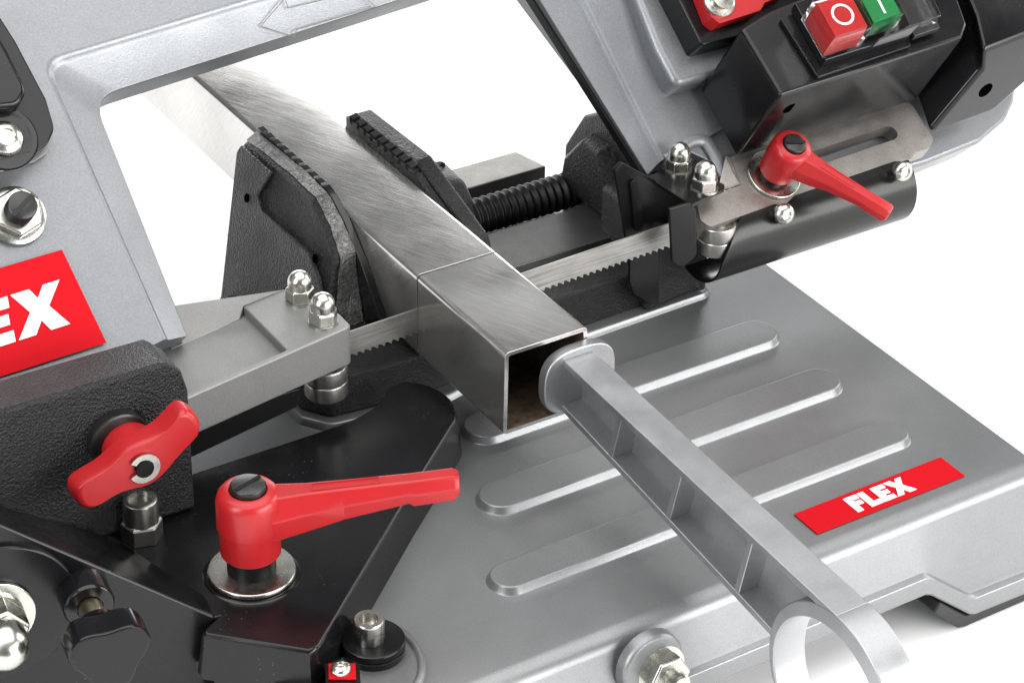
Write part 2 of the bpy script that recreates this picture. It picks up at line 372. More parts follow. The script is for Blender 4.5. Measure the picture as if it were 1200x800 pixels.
for v in bm.verts: v.co += V((random.uniform(-1, 1), random.uniform(-1, 1), random.uniform(-1, 1)))*.00025
mk('bare_edge', bm, M['worn'], lj, smooth=60)

# right jaw (moving)
rj = thing('moving_jaw', 'black cast vise jaw with serrated insert on the spindle side of tube', 'vise jaw', (.06, .18, .036))
ro = [(.2515, .0930), (.182, .0945), (.1745, .0920), (.120, .0745), (.112, .060), (.112, .0360), (.2515, .0360)]
ri = [(.2565, .0900), (.184, .0925), (.172, .0885), (.118, .0725), (.110, .058), (.110, .0360), (.2565, .0360)]
bm = bmesh.new(); loft(bm, [YZ(.0555, ri), YZ(.0650, ro)]); mk('jaw_casting', bm, M['cast_black'], rj, .0016, 3)
rins = notched(.2560, .176, .0895, 10, .0022)+[(.165, .0850), (.118, .070), (.110, .055), (.110, .0360), (.2560, .0360)]
prism('jaw_insert', YZ(.0505, rins), (.0047, 0, 0), M['cast_rough'], rj, .0005)
for i in range(9):                                           # serration teeth seen from above
    y = .2535-i*.0083
    prism('serration', [V((.0512, y, .0885)), V((.0556, y-.0012, .0905)), V((.0556, y-.0062, .0905)), V((.0512, y-.0050, .0885))], (0, 0, .0022), M['dark_steel'], rj, .0006)
bs = [V((.0655, y, z)) for y, z in [(.160, .040), (.160, .078), (.170, .0865), (.190, .0880), (.212, .080), (.218, .06), (.218, .040)]]
bm = bmesh.new(); loft(bm, [bs, [p+V((.014, -.002, -.006)) for p in bs]]); mk('spindle_nut_boss', bm, M['cast_black'], rj, .003, 3)
turned('oil_hole', V((.073, .186, .0800)), (0, 0, 1), [(.0030, 0), (.0030, .0050), (.0022, .0052), (.001, .004)], M['black_gloss'], rj, 18)

# ------------------------------------------------------------------ work piece
def square_tube(name, y0, y1, label, m, tilt=0):
    t = thing(name, label, 'steel tube', (.025, (y0+y1)/2, .035))
    def sq(y, a0, a1, r, n=5):
        q = [V((a0, y, .035+a0)), V((a1, y, .035+a0)), V((a1, y, .035+a1)), V((a0, y, .035+a1))]
        return rnd(q, r, n)
    w = .0023
    bm = bmesh.new()
    o0, o1 = sq(y0, 0, .05, .0032), sq(y1, 0, .05, .0032)
    i0, i1 = sq(y0, w, .05-w, .0012), sq(y1, w, .05-w, .0012)
    loft(bm, [o0, o1], False, False)
    n = len(o0)
    vo = [[bm.verts.new(p) for p in l] for l in (o0, i0, o1, i1)]
    for a, b in ((vo[0], vo[1]), (vo[2], vo[3])):
        for k in range(n): bm.faces.new((a[k], a[(k+1) % n], b[(k+1) % n], b[k]))
    bmesh.ops.remove_doubles(bm, verts=bm.verts, dist=1e-6)
    mk('outer_skin', bm, m, t, .0002, 1, smooth=30)
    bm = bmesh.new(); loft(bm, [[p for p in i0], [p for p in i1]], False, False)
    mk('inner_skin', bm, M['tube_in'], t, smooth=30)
    return t
square_tube('square_tube', .0876, .62, 'long brushed steel square tube clamped between the black jaws', M['tube'])
square_tube('tube_offcut', 0, .0865, 'short sawn end of square tube with open dark mouth at the stop', M['tube'])

# saw blade
bl = thing('saw_band', 'narrow steel band saw blade with teeth crossing the tube', 'saw blade', (.06, .087, .046))
def bz(x): return .0475+(x+.04)*.028
bm = bmesh.new(); x0, x1 = -.150, .245; tp = .0042; top = []; bot = []
x = x0
while x < x1-1e-6:
    bot += [(x, bz(x)+.0019), (x+tp*.30, bz(x)+.0017), (x+tp*.86, bz(x)), (x+tp*.90, bz(x)+.0001)]
    x += tp
bot.append((x, bz(x)+.0019))
nb = len(bot); T = .00045
A = [[bm.verts.new(V((px, .0870+s*T, pz))) for px, pz in bot] for s in (-1, 1)]
Bt = [[bm.verts.new(V((px, .0870+s*T, bz(px)+.0026))) for px, pz in bot] for s in (-1, 1)]
Ct = [[bm.verts.new(V((px, .0870+s*T, bz(px)+.0160))) for px, pz in bot] for s in (-1, 1)]
for k in range(nb-1):
    for s in (0, 1):
        bm.faces.new((A[s][k], A[s][k+1], Bt[s][k+1], Bt[s][k])); bm.faces.new((Bt[s][k], Bt[s][k+1], Ct[s][k+1], Ct[s][k]))
    bm.faces.new((A[0][k], A[0][k+1], A[1][k+1], A[1][k])); bm.faces.new((Ct[0][k], Ct[0][k+1], Ct[1][k+1], Ct[1][k]))
mk('toothed_band', bm, M['blade'], bl, smooth=25)

# ------------------------------------------------------------------ length stop
stp = thing('length_stop', 'cast aluminium stop arm with round pad and ring end at the open tube', 'length stop', (.041, -.11, .02))
X0, X1 = .0312, .0495
y_s, y_e = -.0065, -.226
def topz(y): return .0742+(y-y_s)*.044
def botz(y): return .0432+(y-y_s)*.117
# top flange / bottom flange / web as parts of one beam casting
RC = (-.2305, .0198); RO, RI = .0445, .0385
def beam_slab(name, zf0, zf1, xa, xb, ys):
    bm = bmesh.new(); loft(bm, [[V((xa, y, zf0(y))), V((xb, y, zf0(y))), V((xb, y, zf1(y))), V((xa, y, zf1(y)))] for y in ys]); return mk(name, bm, M['alu'], stp, .0007, 2)
beam_slab('top_flange', lambda y: topz(y)-.0040, topz, X0, X1, [y_s, -.1, -.2295])
beam_slab('bottom_flange', botz, lambda y: botz(y)+.0038, X0, X1, [y_s, -.1, -.1905])
wl = [(y_s, botz(y_s)+.0025), (-.1885, botz(-.1885)+.0025)]+[(RC[0]+.0425*math.cos(t), RC[1]+.0425*math.sin(t)) for t in [math.radians(6+k*9) for k in range(9)]]+[(-.226, topz(-.226)-.003), (y_s, topz(y_s)-.003)]
prism('web', YZ(X0+.0120, wl), (.004, 0, 0), M['alu'], stp, .0004)
for pt, pb in (((725, 488), (714, 535)), ((795, 556), (781, 611)), ((878, 637), (861, 700))):
    a, b = W(*pt, x=X0), W(*pb, x=X0)
    a.z = topz(a.y)-.003; b.z = botz(b.y)+.0028
    prism('stiffening_rib', [a+V((.0004, .0020, 0)), a+V((.0004, -.0020, 0)), b+V((.0004, -.0020, 0)), b+V((.0004, .0020, 0))], (.0120, 0, 0), M['alu'], stp, .0005)
# ring end: outer outline runs from the beam into the eye
bm = bmesh.new()
n = 72
def ringloop(x, r, c, tang=False):
    o = []
    for k in range(n):
        a = 2*math.pi*k/n; y, z = c[0]+r*math.cos(a), c[1]+r*math.sin(a)
        o.append(V((x, y, z)))
    return o
IC = (-.2285, .0165)
lo, hi = ringloop(X0-.0003, RO, RC), ringloop(X1+.0003, RO, RC)
li, hii = ringloop(X0-.0003, RI, IC), ringloop(X1+.0003, RI, IC)
mid = ringloop(X0+.009, RI-.0008, IC)
vv = [[bm.verts.new(p) for p in l] for l in (lo, hi, hii, mid, li)]
for a, b in zip(vv, vv[1:]+vv[:1]):
    for k in range(n): bm.faces.new((a[k], a[(k+1) % n], b[(k+1) % n], b[k]))
mk('ring_eye', bm, M['alu'], stp, .0007, 2, smooth=35)
# round contact pad (a rounded square disc)
cx, cz = .0420, .0595
pad = []
for k in range(40):
    a = 2*math.pi*k/40; e = .72
    pad.append(V((cx+.0218*math.copysign(abs(math.cos(a))**e, math.cos(a)), -.0005, cz+.0192*math.copysign(abs(math.sin(a))**e, math.sin(a)))))
prism('contact_pad', pad, (0, -.0062, 0), M['alu'], stp, .0008)

# ------------------------------------------------------------------ saw bow
bow = thing('saw_bow', 'silver cast saw bow leaning back over the tube with black motor housing', 'saw bow', B3(-.15, .1, 0))
def bowpath(uv, r, d, n=6):
    pts = [B3(u, v, d) for u, v in uv]; out = []
    for i, p in enumerate(pts):
        if i in (0, len(pts)-1): out.append(p); continue
        a = (pts[i-1]-p).normalized(); b = (pts[i+1]-p).normalized(); t = r
        for k in range(n+1):
            s = k/n; out.append((p+a*t).lerp(p, s).lerp(p.lerp(p+b*t, s), s))
    return out
opn = [(-.1295, .027), (-.1318, .159), (.1310, .176), (.1625, .034)]
opn2 = [(-.1301, .027), (-.1324, .1596), (.1316, .1766), (.1631, .034)]
r_in = [(-.1415, .027), (-.1505, .1775), (.1490, .1945), (.1745, .036)]
r_md = [(-.1430, .027), (-.1522, .1795), (.1510, .1965), (.1765, .037)]
r_ou = [(-.1455, .027), (-.1550, .1825), (.1540, .1995), (.1795, .038)]
far = [(-.335, -.010), (-.335, .330), (.300, .330), (.300, .060)]
def endp(lp, px, py, d): lp[-1] = Bw(px, py, d); return lp
loops = [endp(bowpath(opn, .014, -.006), 759, 206, -.010), endp(bowpath(opn, .014, .0146), 758, 205, .002), endp(bowpath(opn2, .0142, .0154), 759.5, 204, .003),
         endp(bowpath(r_in, .011, .0200), 771, 192, .0080), endp(bowpath(r_md, .0108, .0230), 774, 189, .0106), endp(bowpath(r_ou, .0105, .0244), 779, 186, .0115),
         endp(bowpath(far, .0105, .0252), 850, 150, .0115), endp(bowpath(far, .0105, -.006), 850, 150, -.010)]
bm = bmesh.new(); n_ = len(loops[0])
loft(bm, loops, False, False, closed=False)
bm.verts.ensure_lookup_table()
for idx in (0, n_-1): bm.faces.new([bm.verts[k*n_+idx] for k in range(len(loops))])
mk('frame', bm, M['silver_bow'], bow, smooth=50)
# dark strip under the inner edge of the right limb
e0, e1 = B3(.1310, .176, .0115), Bw(757.5, 205, .001)
prism('edge_strip', [e0+V((-.0022, 0, 0)), e1+V((-.0022, 0, 0)), e1+V((.001, 0, 0)), e0+V((.001, 0, 0))], -BN*.006, M['black_sheet'], bow, .0003)
# raised panel of the right limb, reaching under the motor
def bowprism(name, px, d0, d1, m, parent=bow, rr=.003, bevel=.003, seg=3, **k):
    lp = rnd([Bw(a, b, d0) for a, b in px], rr, 4); return prism(name, lp, BN*(d1-d0), m, parent, bevel, seg=seg, **k)
bowprism('raised_panel', [(708, -20), (746, 76), (770, 121), (822, 106), (880, 60), (840, -40)], .0050, .0300, M['silver_bow'], rr=.006, bevel=.0045, smooth=80)
bp_ = [Bw(a, b, .0095) for a, b in [(778, 188), (790, 181), (800, 171), (809, 165), (819, 163), (827, 166), (833, 176), (840, 188), (848, 204)]]
for _k in range(2): bp_ = [bp_[0]]+[q for p, r in zip(bp_, bp_[1:]) for q in (p.lerp(r, .25), p.lerp(r, .75))]+[bp_[-1]]
bm = bmesh.new(); lps = []
for i, p in enumerate(bp_):
    t = (bp_[min(i+1, len(bp_)-1)]-bp_[max(i-1, 0)]).normalized(); sd_ = t.cross(BN).normalized()
    lps.append([p+sd_*(.0042*math.cos(w))+BN*(.0030*math.sin(w)) for w in [2*math.pi*k/14 for k in range(14)]])
loft(bm, lps); mk('limb_bead', bm, M['silver_bow'], bow, smooth=80)
bowprism('limb_foot', [(776, 190), (800, 176), (842, 160), (885, 172), (905, 205), (850, 224)], -.0160, .0085, M['silver_bow'], rr=.002, bevel=.001)
# wheel housing end at far right
rw = [Bw(1192, 96, .004), Bw(1190, 118, .004), Bw(1180, 140, .004), Bw(1150, 166, .004), Bw(1085, 192, .004), Bw(1000, 215, .004), Bw(900, 200, .004), Bw(950, 60, .004), Bw(1190, 30, .004)]
prism('wheel_housing', rnd(rw, .012, 5), -BN*.034, M['silver_bow'], bow, .003, seg=3)
# black side cover on the left body with its screw
sc_px = [(-70, -60), (-20, 8), (12, 58), (48, 126), (58, 160), (50, 178), (36, 188), (0, 199), (-70, 216)]
prism('cover_gasket', rnd([Bw(a+4, b+3, .0264) for a, b in sc_px], .006, 4), BN*.0022, M['alu_dull'], bow, .0006)
cov = prism('side_cover', rnd([Bw(a, b, .0284) for a, b in sc_px], .008, 5), BN*.012, M['black'], bow, .006, seg=5, smooth=80)
bowprism('cover_swell', [(-70, -50), (-25, 15), (5, 66), (28, 112), (18, 132), (-70, 140)], .0400, .0490, M['black'], cov, rr=.008, bevel=.0055, seg=5)
po = Bw(6, 163, .0404)
turned('screw_pocket', po, BN, [(.0165, 0), (.0150, .0006), (.0120, -.0005), (.001, -.0008)], M['black_gloss'], cov, 36, smooth=80)
turned('cover_screw', po, BN, [(.0090, 0), (.0090, .0012), (.0078, .0032), (.0045, .0040), (.0040, .0025), (.001, .0024)], M['zinc'], cov, 28, smooth=60)
# tension bolt
bo = Bw(18, 253, .0266)
hbn = turned('hex_nut', bo, BN, [(.0128, 0), (.0128, .0070), (.0116, .0080), (.0075, .0081)], M['zinc'], bow, 6, .0006, ph=.3, smooth=20)
turned('flange', bo-BN*.0002, BN, [(.0150, 0), (.0150, .0015), (.0125, .0028), (.001, .003)], M['zinc'], hbn, 44, smooth=50)
pr = []; h = .005
while h < .0165: pr += [(.0070, h), (.0074, h+.0005)]; h += .0011
pr += [(.0066, h+.0006), (.001, h+.0007)]
turned('slotted_stud', bo, BN, pr, M['dark_steel'], hbn, 30, smooth=70)
e1_, e2_ = V((.86, 0, 0))+BV*.5, None
tp_ = bo+BN*.0176; dx = V((1, 0, 0))*.0064+BV*.0036; dy = V((-1, 0, 0))*.0006+BV*.0010
prism('slot', [tp_-dx-dy, tp_+dx-dy, tp_+dx+dy, tp_-dx+dy], BN*.0003, M['black_sheet'], hbn, 0)
# brand sticker on the bow
sq_ = [(72.5, 292.7), (124.5, 401.5), (-18.5, 447.5), (-70, 334.6)]
bst = prism('brand_sticker', [Bw(a, b, .0267) for a, b in sq_], BN*.0004, M['sticker_red'], bow, 0)
bst['label'] = 'large red sticker with white FLEX lettering'
o_ = Bw(22, 399, .0271); ex_ = (Bw(82, 379.5, .0271)-o_)/.95; ey_ = Bw(12, 346, .0271)-o_
text_mesh('lettering', 'FLEX', o_-ex_*2.08, ex_, ey_, BN*.0001, M['white_print'], bst, .00015)
# engraved direction arrow on the sloping top band
bp0 = B3(0, .1596, .0153); bp1 = B3(0, .1775, .0200); bnrm = V((1, 0, 0)).cross(bp1-bp0).normalized()
ap = [PL(a, b, bp0+bnrm*.00015, bnrm) for a, b in [(305.5, 31), (334, -2), (337.5, 10), (420, -10), (440, 8), (347.7, 35), (344, 43)]]
bm = bmesh.new()
for i in range(len(ap)):
    a, b = ap[i], ap[(i+1) % len(ap)]; dd = (b-a).normalized(); s = dd.cross(bnrm)*.00022
    loft(bm, [[a-s, b-s, b+s, a+s], [p+bnrm*.0001 for p in (a-s, b-s, b+s, a+s)]])
mk('direction_arrow', bm, M['grey_line'], bow, smooth=20)

# bracket that holds the left guide arm: rough black casting
yb = .035
bk = [(-.40, .030), (-.1575, .026), (-.1572, .096), (-.1600, .1075), (-.1680, .1155), (-.40, .1185)]
prism('arm_bracket', [V((x, yb, z)) for x, z in bk], (0, .026, .0), M['cast_rough'], bow, .0022, seg=3, smooth=60)
prism('bracket_mount', [V((-.40, .0612, .036)), V((-.178, .0612, .036)), V((-.178, .098, .036)), V((-.40, .098, .036))], (0, 0, .046), M['cast_black'], bow, .001)

# motor housing (black plastic) with angled front and control panel
PT = Bw(915, 112, .078)
def Pn(px, py, h=0): return PL(px, py, PT+N30*h, N30)
top = [Pn(868, 33), Pn(915, 112), Pn(1128, 44), Pn(1134, 28), Pn(1100, -70), Pn(902, 13)]
bot = [Bw(820, 108, .022), Bw(862, 184, .022), Bw(1068, 120, .022), Bw(1080, 110, .022), Bw(1040, -30, .022), Bw(862, 48, .022)]
bm = bmesh.new(); loft(bm, [top, bot]); mh = mk('motor_housing', bm, M['black'], bow, .0022, 3)
for px, py in ((925, 127), (1103, 67)):
    a = Pn(915, 112); fn = (Pn(1128, 44)-Pn(915, 112)).cross(bot[1]-top[1]).normalized()
    if fn.dot(CAM-a) < 0: fn = -fn
    p = PL(px, py, a+fn*.0001, fn)
    turned('screw_recess', p, fn, [(.0042, -.0005), (.0042, .0002), (.001, .0002)], M['hole'], mh, 24, smooth=70)
# black carrier and red handle foot above it
bowprism('handle_base', [(752, -30), (803, 70), (850, 58), (905, 36), (945, -40)], .0270, .0480, M['black'], rr=.003, bevel=.0015)
hf = bowprism('red_handle_foot', [(795, -40), (823, 30), (832, 37), (880, 22), (885, 13), (912, 2), (930, -40)], .0482, .0600, M['red'], rr=.0015, bevel=.0018)
turned('handle_screw', Bw(842, 2, .0600), BN, [(.0095, 0), (.0095, .0015), (.0070, .0020), (.0066, .006), (.001, .0062)], M['zinc'], hf, 28)
# second black hood to the right of the panel
top2 = [Bw(1143, 18, .070), Bw(1152, 60, .070), Bw(1260, 18, .070), Bw(1240, -60, .070), Bw(1110, -60, .070)]
bot2 = [Bw(1056, 60, .018), Bw(1088, 158, .018), Bw(1163, 131, .018), Bw(1180, -20, .018), Bw(1040, -40, .018)]
mid2 = [Bw(1141, 20, .062), Bw(1150, 84, .055), Bw(1265, 42, .055), Bw(1245, -60, .060), Bw(1108, -60, .060)]
bm = bmesh.new(); loft(bm, [top2, mid2, bot2]); hd = mk('rear_hood', bm, M['black'], bow, .003, 3)
fn = (mid2[2]-mid2[1]).cross(bot2[1]-mid2[1]).normalized()
if fn.dot(CAM-mid2[1]) < 0: fn = -fn
turned('vent_hole', PL(1155, 106, mid2[1]+fn*.0002, fn), fn, [(.0052, 0), (.0050, .0003), (.001, .0003)], M['hole'], hd, 24)
# switch
def sbox(px, h0, h1): return [Pn(a, b, h0) for a, b in px], N30*(h1-h0)
lp, of = sbox([(912, 25), (956, 94), (1066, 57), (1022, -12)], .0002, .003)
sw = prism('power_switch', rnd(lp, .002, 3), of, M['black'], bow, .0006); sw['label'] = 'push-button switch with red stop and green start buttons'
def box_on(name, px, h0, h1, m, parent, bevel=.0006, shr=0):
    lp = [Pn(a, b, h0) for a, b in px]; c = sum(lp, V())/len(lp)
    return prism(name, [p+(c-p)*shr for p in lp], N30*(h1-h0), m, parent, bevel)
box_on('switch_body', [(926, 13), (962, 79), (1064, 47), (1030, -30)], .003, .0100, M['black_gloss'], sw)
rb = [Pn(979, 43, .026), Pn(1017, 31, .026), Pn(996, -8, .026), Pn(957, 4, .026)]
def button(name, topc, h0, h1, m, sym):
    lo = [p-N30*(h1-h0) for p in topc]
    bm = bmesh.new(); loft(bm, [lo, topc]); mk(name, bm, m, sw, .0005)
    c = sum(topc, V())/4+N30*.0002; ex = (topc[1]-topc[0]); ey = (topc[3]-topc[0])
    if sym == 'O':
        bm = bmesh.new(); n = 32
        A_ = [[bm.verts.new(c+ex*(r*math.cos(2*math.pi*k/n))+ey*(r*math.sin(2*math.pi*k/n))) for k in range(n)] for r in (.24, .31)]
        for k in range(n): bm.faces.new((A_[0][k], A_[0][(k+1) % n], A_[1][(k+1) % n], A_[1][k]))
        mk('off_symbol', bm, M['white_print'], sw)
    elif sym == 'I':
        prism('on_symbol', [c-ex*.04-ey*.36, c+ex*.04-ey*.36, c+ex*.04+ey*.36, c-ex*.04+ey*.36], N30*.0001, M['white_print'], sw, 0)
button('stop_button', rb, .008, .026, M['button_red'], 'O')
gb = [Pn(1024, 27, .022), Pn(1056, 16, .022), Pn(1036, -22, .022), Pn(1004, -11, .022)]
button('start_button', gb, .008, .022, M['green'], 'I')
def clear_box(topc, h):
    bm = bmesh.new(); lo = [p-N30*h for p in topc]; loft(bm, [lo, topc], False, True)
    o = mk('clear_cap', bm, M['clear'], sw); s = o.modifiers.new('wall', 'SOLIDIFY'); s.thickness = .0005; s.offset = 1
    return o
def expand(q, g): c = sum(q, V())/4; return [c+(p-c)*(1+g)+N30*.0007 for p in q]
clear_box(expand(rb, .14), .017); clear_box(expand(gb, .08), .012)
clear_box([Pn(1060, 32, .016), Pn(1102, 18, .016), Pn(1080, -30, .016), Pn(1040, -16, .016)], .012)
box_on('spare_module', [(1068, 48), (1098, 38), (1075, -10), (1046, 0)], .003, .0075, M['dark_steel'], sw)
mp_ = [Pn(1022, 56, .010), Pn(1064, 43, .010)]
bm = bmesh.new(); loft(bm, [[mp_[0], mp_[1], mp_[1]+N30*.010+V((.003, 0, 0)), mp_[0]+N30*.0060+V((.002, 0, 0))], [p+V((0, .001, .0006)) for p in (mp_[0], mp_[1], mp_[1]+N30*.010+V((.003, 0, 0)), mp_[0]+N30*.0060+V((.002, 0, 0)))]])
mk('latch_plate', bm, M['black_gloss'], sw, .0002)

# ------------------------------------------------------------------ blade guides
def cap_nut(p, parent, ph=.2, s=1.0, ax=(0, 0, 1)):
    ax = V(ax).normalized()
    nut = turned('cap_nut', p+ax*.0012*s, ax, [(.0077*s, 0), (.0077*s, .0062*s), (.0070*s, .0070*s), (.0060*s, .0071*s)], M['zinc'], parent, 6, .0005, ph=ph, smooth=20)
    pf = [(.0062*s, .0066*s), (.0063*s, .0100*s)]+[(.0063*s*math.cos(a), .0100*s+.0066*s*math.sin(a)) for a in [math.radians(t) for t in (12, 25, 38, 50, 62, 74, 83, 89)]]
    turned('dome', p+ax*.0012*s, ax, pf, M['zinc'], nut, 32, smooth=70)
    turned('washer', p, ax, [(.0078*s, 0), (.0078*s, .0012*s), (.001, .0012*s)], M['zinc'], nut, 32)
    return nut
def roller(p, parent, r=.0114, h=.0088):
    for k in range(2):
        q = p+V((0, 0, k*(h+.0004)))
        b = turned('guide_bearing', q, (0, 0, 1), [(r*.8, .0004), (r-.0006, 0), (r, .0006), (r, h-.0006), (r-.0006, h), (r*.82, h-.0003), (r*.80, h-.0012), (r*.50, h-.0012), (r*.48, h), (.001, h)], M['bearing'], parent, 44, smooth=50)
    turned('bearing_bolt', p-V((0, 0, .0042)), (0, 0, 1), [(.0055, 0), (.0062, .001), (.0062, .0042), (.001, .0042)], M['dark_steel'], parent, 6, .0004, smooth=20)
lg = thing('blade_guide', 'light grey cast guide arm with two domed nuts by the left jaw', 'blade guide', (-.1, .08, .06))
zt = .0820
def yf(x): return .0500+(x+.150)*.168
F = [(-.1700, yf(-.17)), (-.0525, yf(-.0525)), (-.0515, .079), (-.0590, .1130), (-.1700, .137)]
def plan(pts, z): return [V((x, y, z)) for x, y in pts]
prism('arm_floor', plan(F, .0590), (0, 0, .0178), M['alu_dull'], lg, .0008)
prism('front_rib', plan([(-.1700, yf(-.17)-.0006), (-.0530, yf(-.053)-.0006), (-.0512, yf(-.053)+.001), (-.0510, .0795), (-.0580, .1155), (-.0905, .1105), (-.0905, yf(-.0905)+.0026), (-.1700, yf(-.17)+.0026)], .0585), (0, 0, zt-.0585), M['alu_dull'], lg, .0011, seg=3)
rr_ = [W(200, 410, z=.0769), W(281, 374.5, z=.0769), W(286, 357, z=zt+.0004), W(338, 338, z=zt+.0004), W(200, 358, z=.0835), W(180, 364, z=.0835)]
bm = bmesh.new(); loft(bm, [[p-V((0, 0, .017)) for p in rr_], rr_]); mk('rear_rib', bm, M['alu_dull'], lg, .0008, 2)
for y in (.1005, .0755): cap_nut(V((-.0625, y, zt)), lg, ph=.35 if y < .09 else .1)
roller(V((-.0615, .0757, .0385)), lg); roller(V((-.0615, .0988, .0385)), lg)
prism('blade_cover', [W(205, 545, y=.071), W(348, 477, y=.071), W(352, 455, y=.071), W(205, 500, y=.071)], (0, .002, 0), M['black_sheet'], lg, .0005)
prism('blade_cover_lip', [V((-.1700, .0605, .0575)), V((-.0830, .0700, .0575)), V((-.0700, .0925, .0575)), V((-.17, .0925, .0575))], (0, 0, -.0022), M['black_sheet'], lg, .0005)

rg = thing('blade_guide', 'raw grey slotted guide bar with black bracket and guard beside motor', 'blade guide', (.25, .085, .07))
BP = V((.17953, .072, .07176))
def Q(px, py, h=0): return PL(px, py, BP+N30*h, N30)
def prism_hole(name, outer, hole, off, m, parent, bevel):
    bm = bmesh.new()
    es = []
    for lp in (outer, hole):
        vs_ = [bm.verts.new(p) for p in lp]
        es += [bm.edges.new((vs_[i], vs_[(i+1) % len(vs_)])) for i in range(len(vs_))]
    bmesh.ops.triangle_fill(bm, use_beauty=True, use_dissolve=False, edges=es)
    r = bmesh.ops.extrude_face_region(bm, geom=list(bm.faces))
    bmesh.ops.translate(bm, vec=off, verts=[v for v in r['geom'] if isinstance(v, bmesh.types.BMVert)])
    return mk(name, bm, m, parent, bevel, smooth=30)
bar_px = [(817, 240), (821, 258), (832, 266), (908, 239), (919, 241), (931, 229), (1048, 189), (1058, 189), (1068, 186), (1073, 179), (1090, 173), (1094, 163), (1068, 121), (1057, 118), (856, 184), (868, 217), (842, 226)]
s0, s1 = Q(902, 204), Q(1043, 156)
e_ = (s1-s0).normalized(); f_ = N30.cross(e_); rs = .0048
slot = [s0+(e_*-math.sin(a)+f_*math.cos(a))*rs for a in [math.pi*k/8 for k in range(9)]]+[s1+(e_*math.sin(a)-f_*math.cos(a))*rs for a in [math.pi*k/8 for k in range(9)]]
prism_hole('slotted_bar', rnd([Q(a, b) for a, b in bar_px], [.002, .002, .003, .002, .001, .001, .001, .001, .001, .001, .003, .004, .004, .003, .001, .001, .002], 3), slot, -N30*.0105, M['iron'], rg, .0010)
# upstand of the bar behind the nuts
bm = bmesh.new()
u_ = [Q(846, 224, .0003), Q(868, 217, .0003), Q(856, 184, .0003)]
loft(bm, [u_, [u_[0]+V((-.002, .002, .0003)), u_[1]+V((-.001, .001, .0022)), u_[2]+V((-.003, .001, .0015))]]); mk('bar_upstand', bm, M['iron'], rg, .0006)
# black bracket
ZT = .0900
prism('bracket_top', rnd([W(758, 207, z=ZT), W(797, 190, z=ZT), W(849, 216, z=ZT), W(849, 221, z=ZT), W(810, 240, z=ZT)], .0015, 3), (0, 0, -.0022), M['black_sheet'], rg, .0005)
prism('front_tongue', rnd([W(784.5, 245, y=.0690), W(808, 238, y=.0690), W(816, 246, y=.0690), W(817, 300, y=.0690), W(799, 314, y=.0690), W(788, 307, y=.0690)], [0, 0, .002, .004, .005, .004], 3), (0, .0022, 0), M['black_sheet'], rg, .0006)
prism('rear_plate', rnd([W(721, 200, y=.1000), W(729, 191, y=.1000), W(759, 207, y=.1000), W(812, 234, y=.1000), W(812, 262, y=.1000), W(786, 270, y=.1), W(734, 281, y=.1000)], .0012, 3), (0, .0025, 0), M['black_sheet'], rg, .0007)
prism('plate_rib', rnd([W(737, 213, y=.0996), W(742, 209, y=.0996), W(750, 222, y=.0996), W(751, 268, y=.0996), W(743, 270, y=.0996)], .001, 3), (0, -.0018, 0), M['black_sheet'], rg, .0009)
prism('lower_shield', rnd([W(738, 292, y=.0945), W(773, 280, y=.0945), W(773, 361, y=.0945), W(744, 345, y=.0945), W(738, 330, y=.0945)], [0, 0, 0, .004, .002], 3), (0, .0022, 0), M['black_sheet'], rg, .0006)
for y in (.1040, .0790): cap_nut(V((.1805, y, ZT)), rg, ph=.25 if y < .09 else .1)
roller(V((.1895, .0765, .0500)), rg, .0112, .0086)
roller(V((.1895, .0985, .0500)), rg, .0112, .0086)
# curved blade guard hanging from the bar
gs, ge = W(838, 316, y=.068).x, W(1070, 226, y=.066).x
gy, gz, gr = .0865, .0515, .0245
bm = bmesh.new(); gx = [gs, gs+.006, gs+.014, gs+.022, gs+.030, ge-.06, ge-.02, ge]
secs = []
for i, x in enumerate(gx):
    st_ = {0: 74, 1: 46, 2: 22, 3: 6, 4: 0}.get(i, 0)      # the upper corner of the left end is cut away
    o = []; a0, a1 = math.radians(116+st_), math.radians(295)
    for s in (gr, gr-.0014):
        arc = [V((x, gy+s*math.cos(a0+(a1-a0)*k/16), gz+s*math.sin(a0+(a1-a0)*k/16))) for k in range(17)]
        o += arc if s == gr else arc[::-1]
    secs.append(o)
loft(bm, secs); mk('blade_guard', bm, M['black_sheet'], rg, .0003, 1, smooth=50)
for px, py in ((922, 253), (1061, 203)):
    p = W(px, py, y=.0600)
    s_ = turned('guard_screw', p+V((0, .004, 0)), (-.1, -1, .15), [(.0035, -.004), (.0035, .001), (.0062, .0012), (.0062, .0022), (.0052, .0044), (.0028, .0052), (.0025, .0038), (.001, .0036)], M['zinc'], rg, 28, smooth=60)

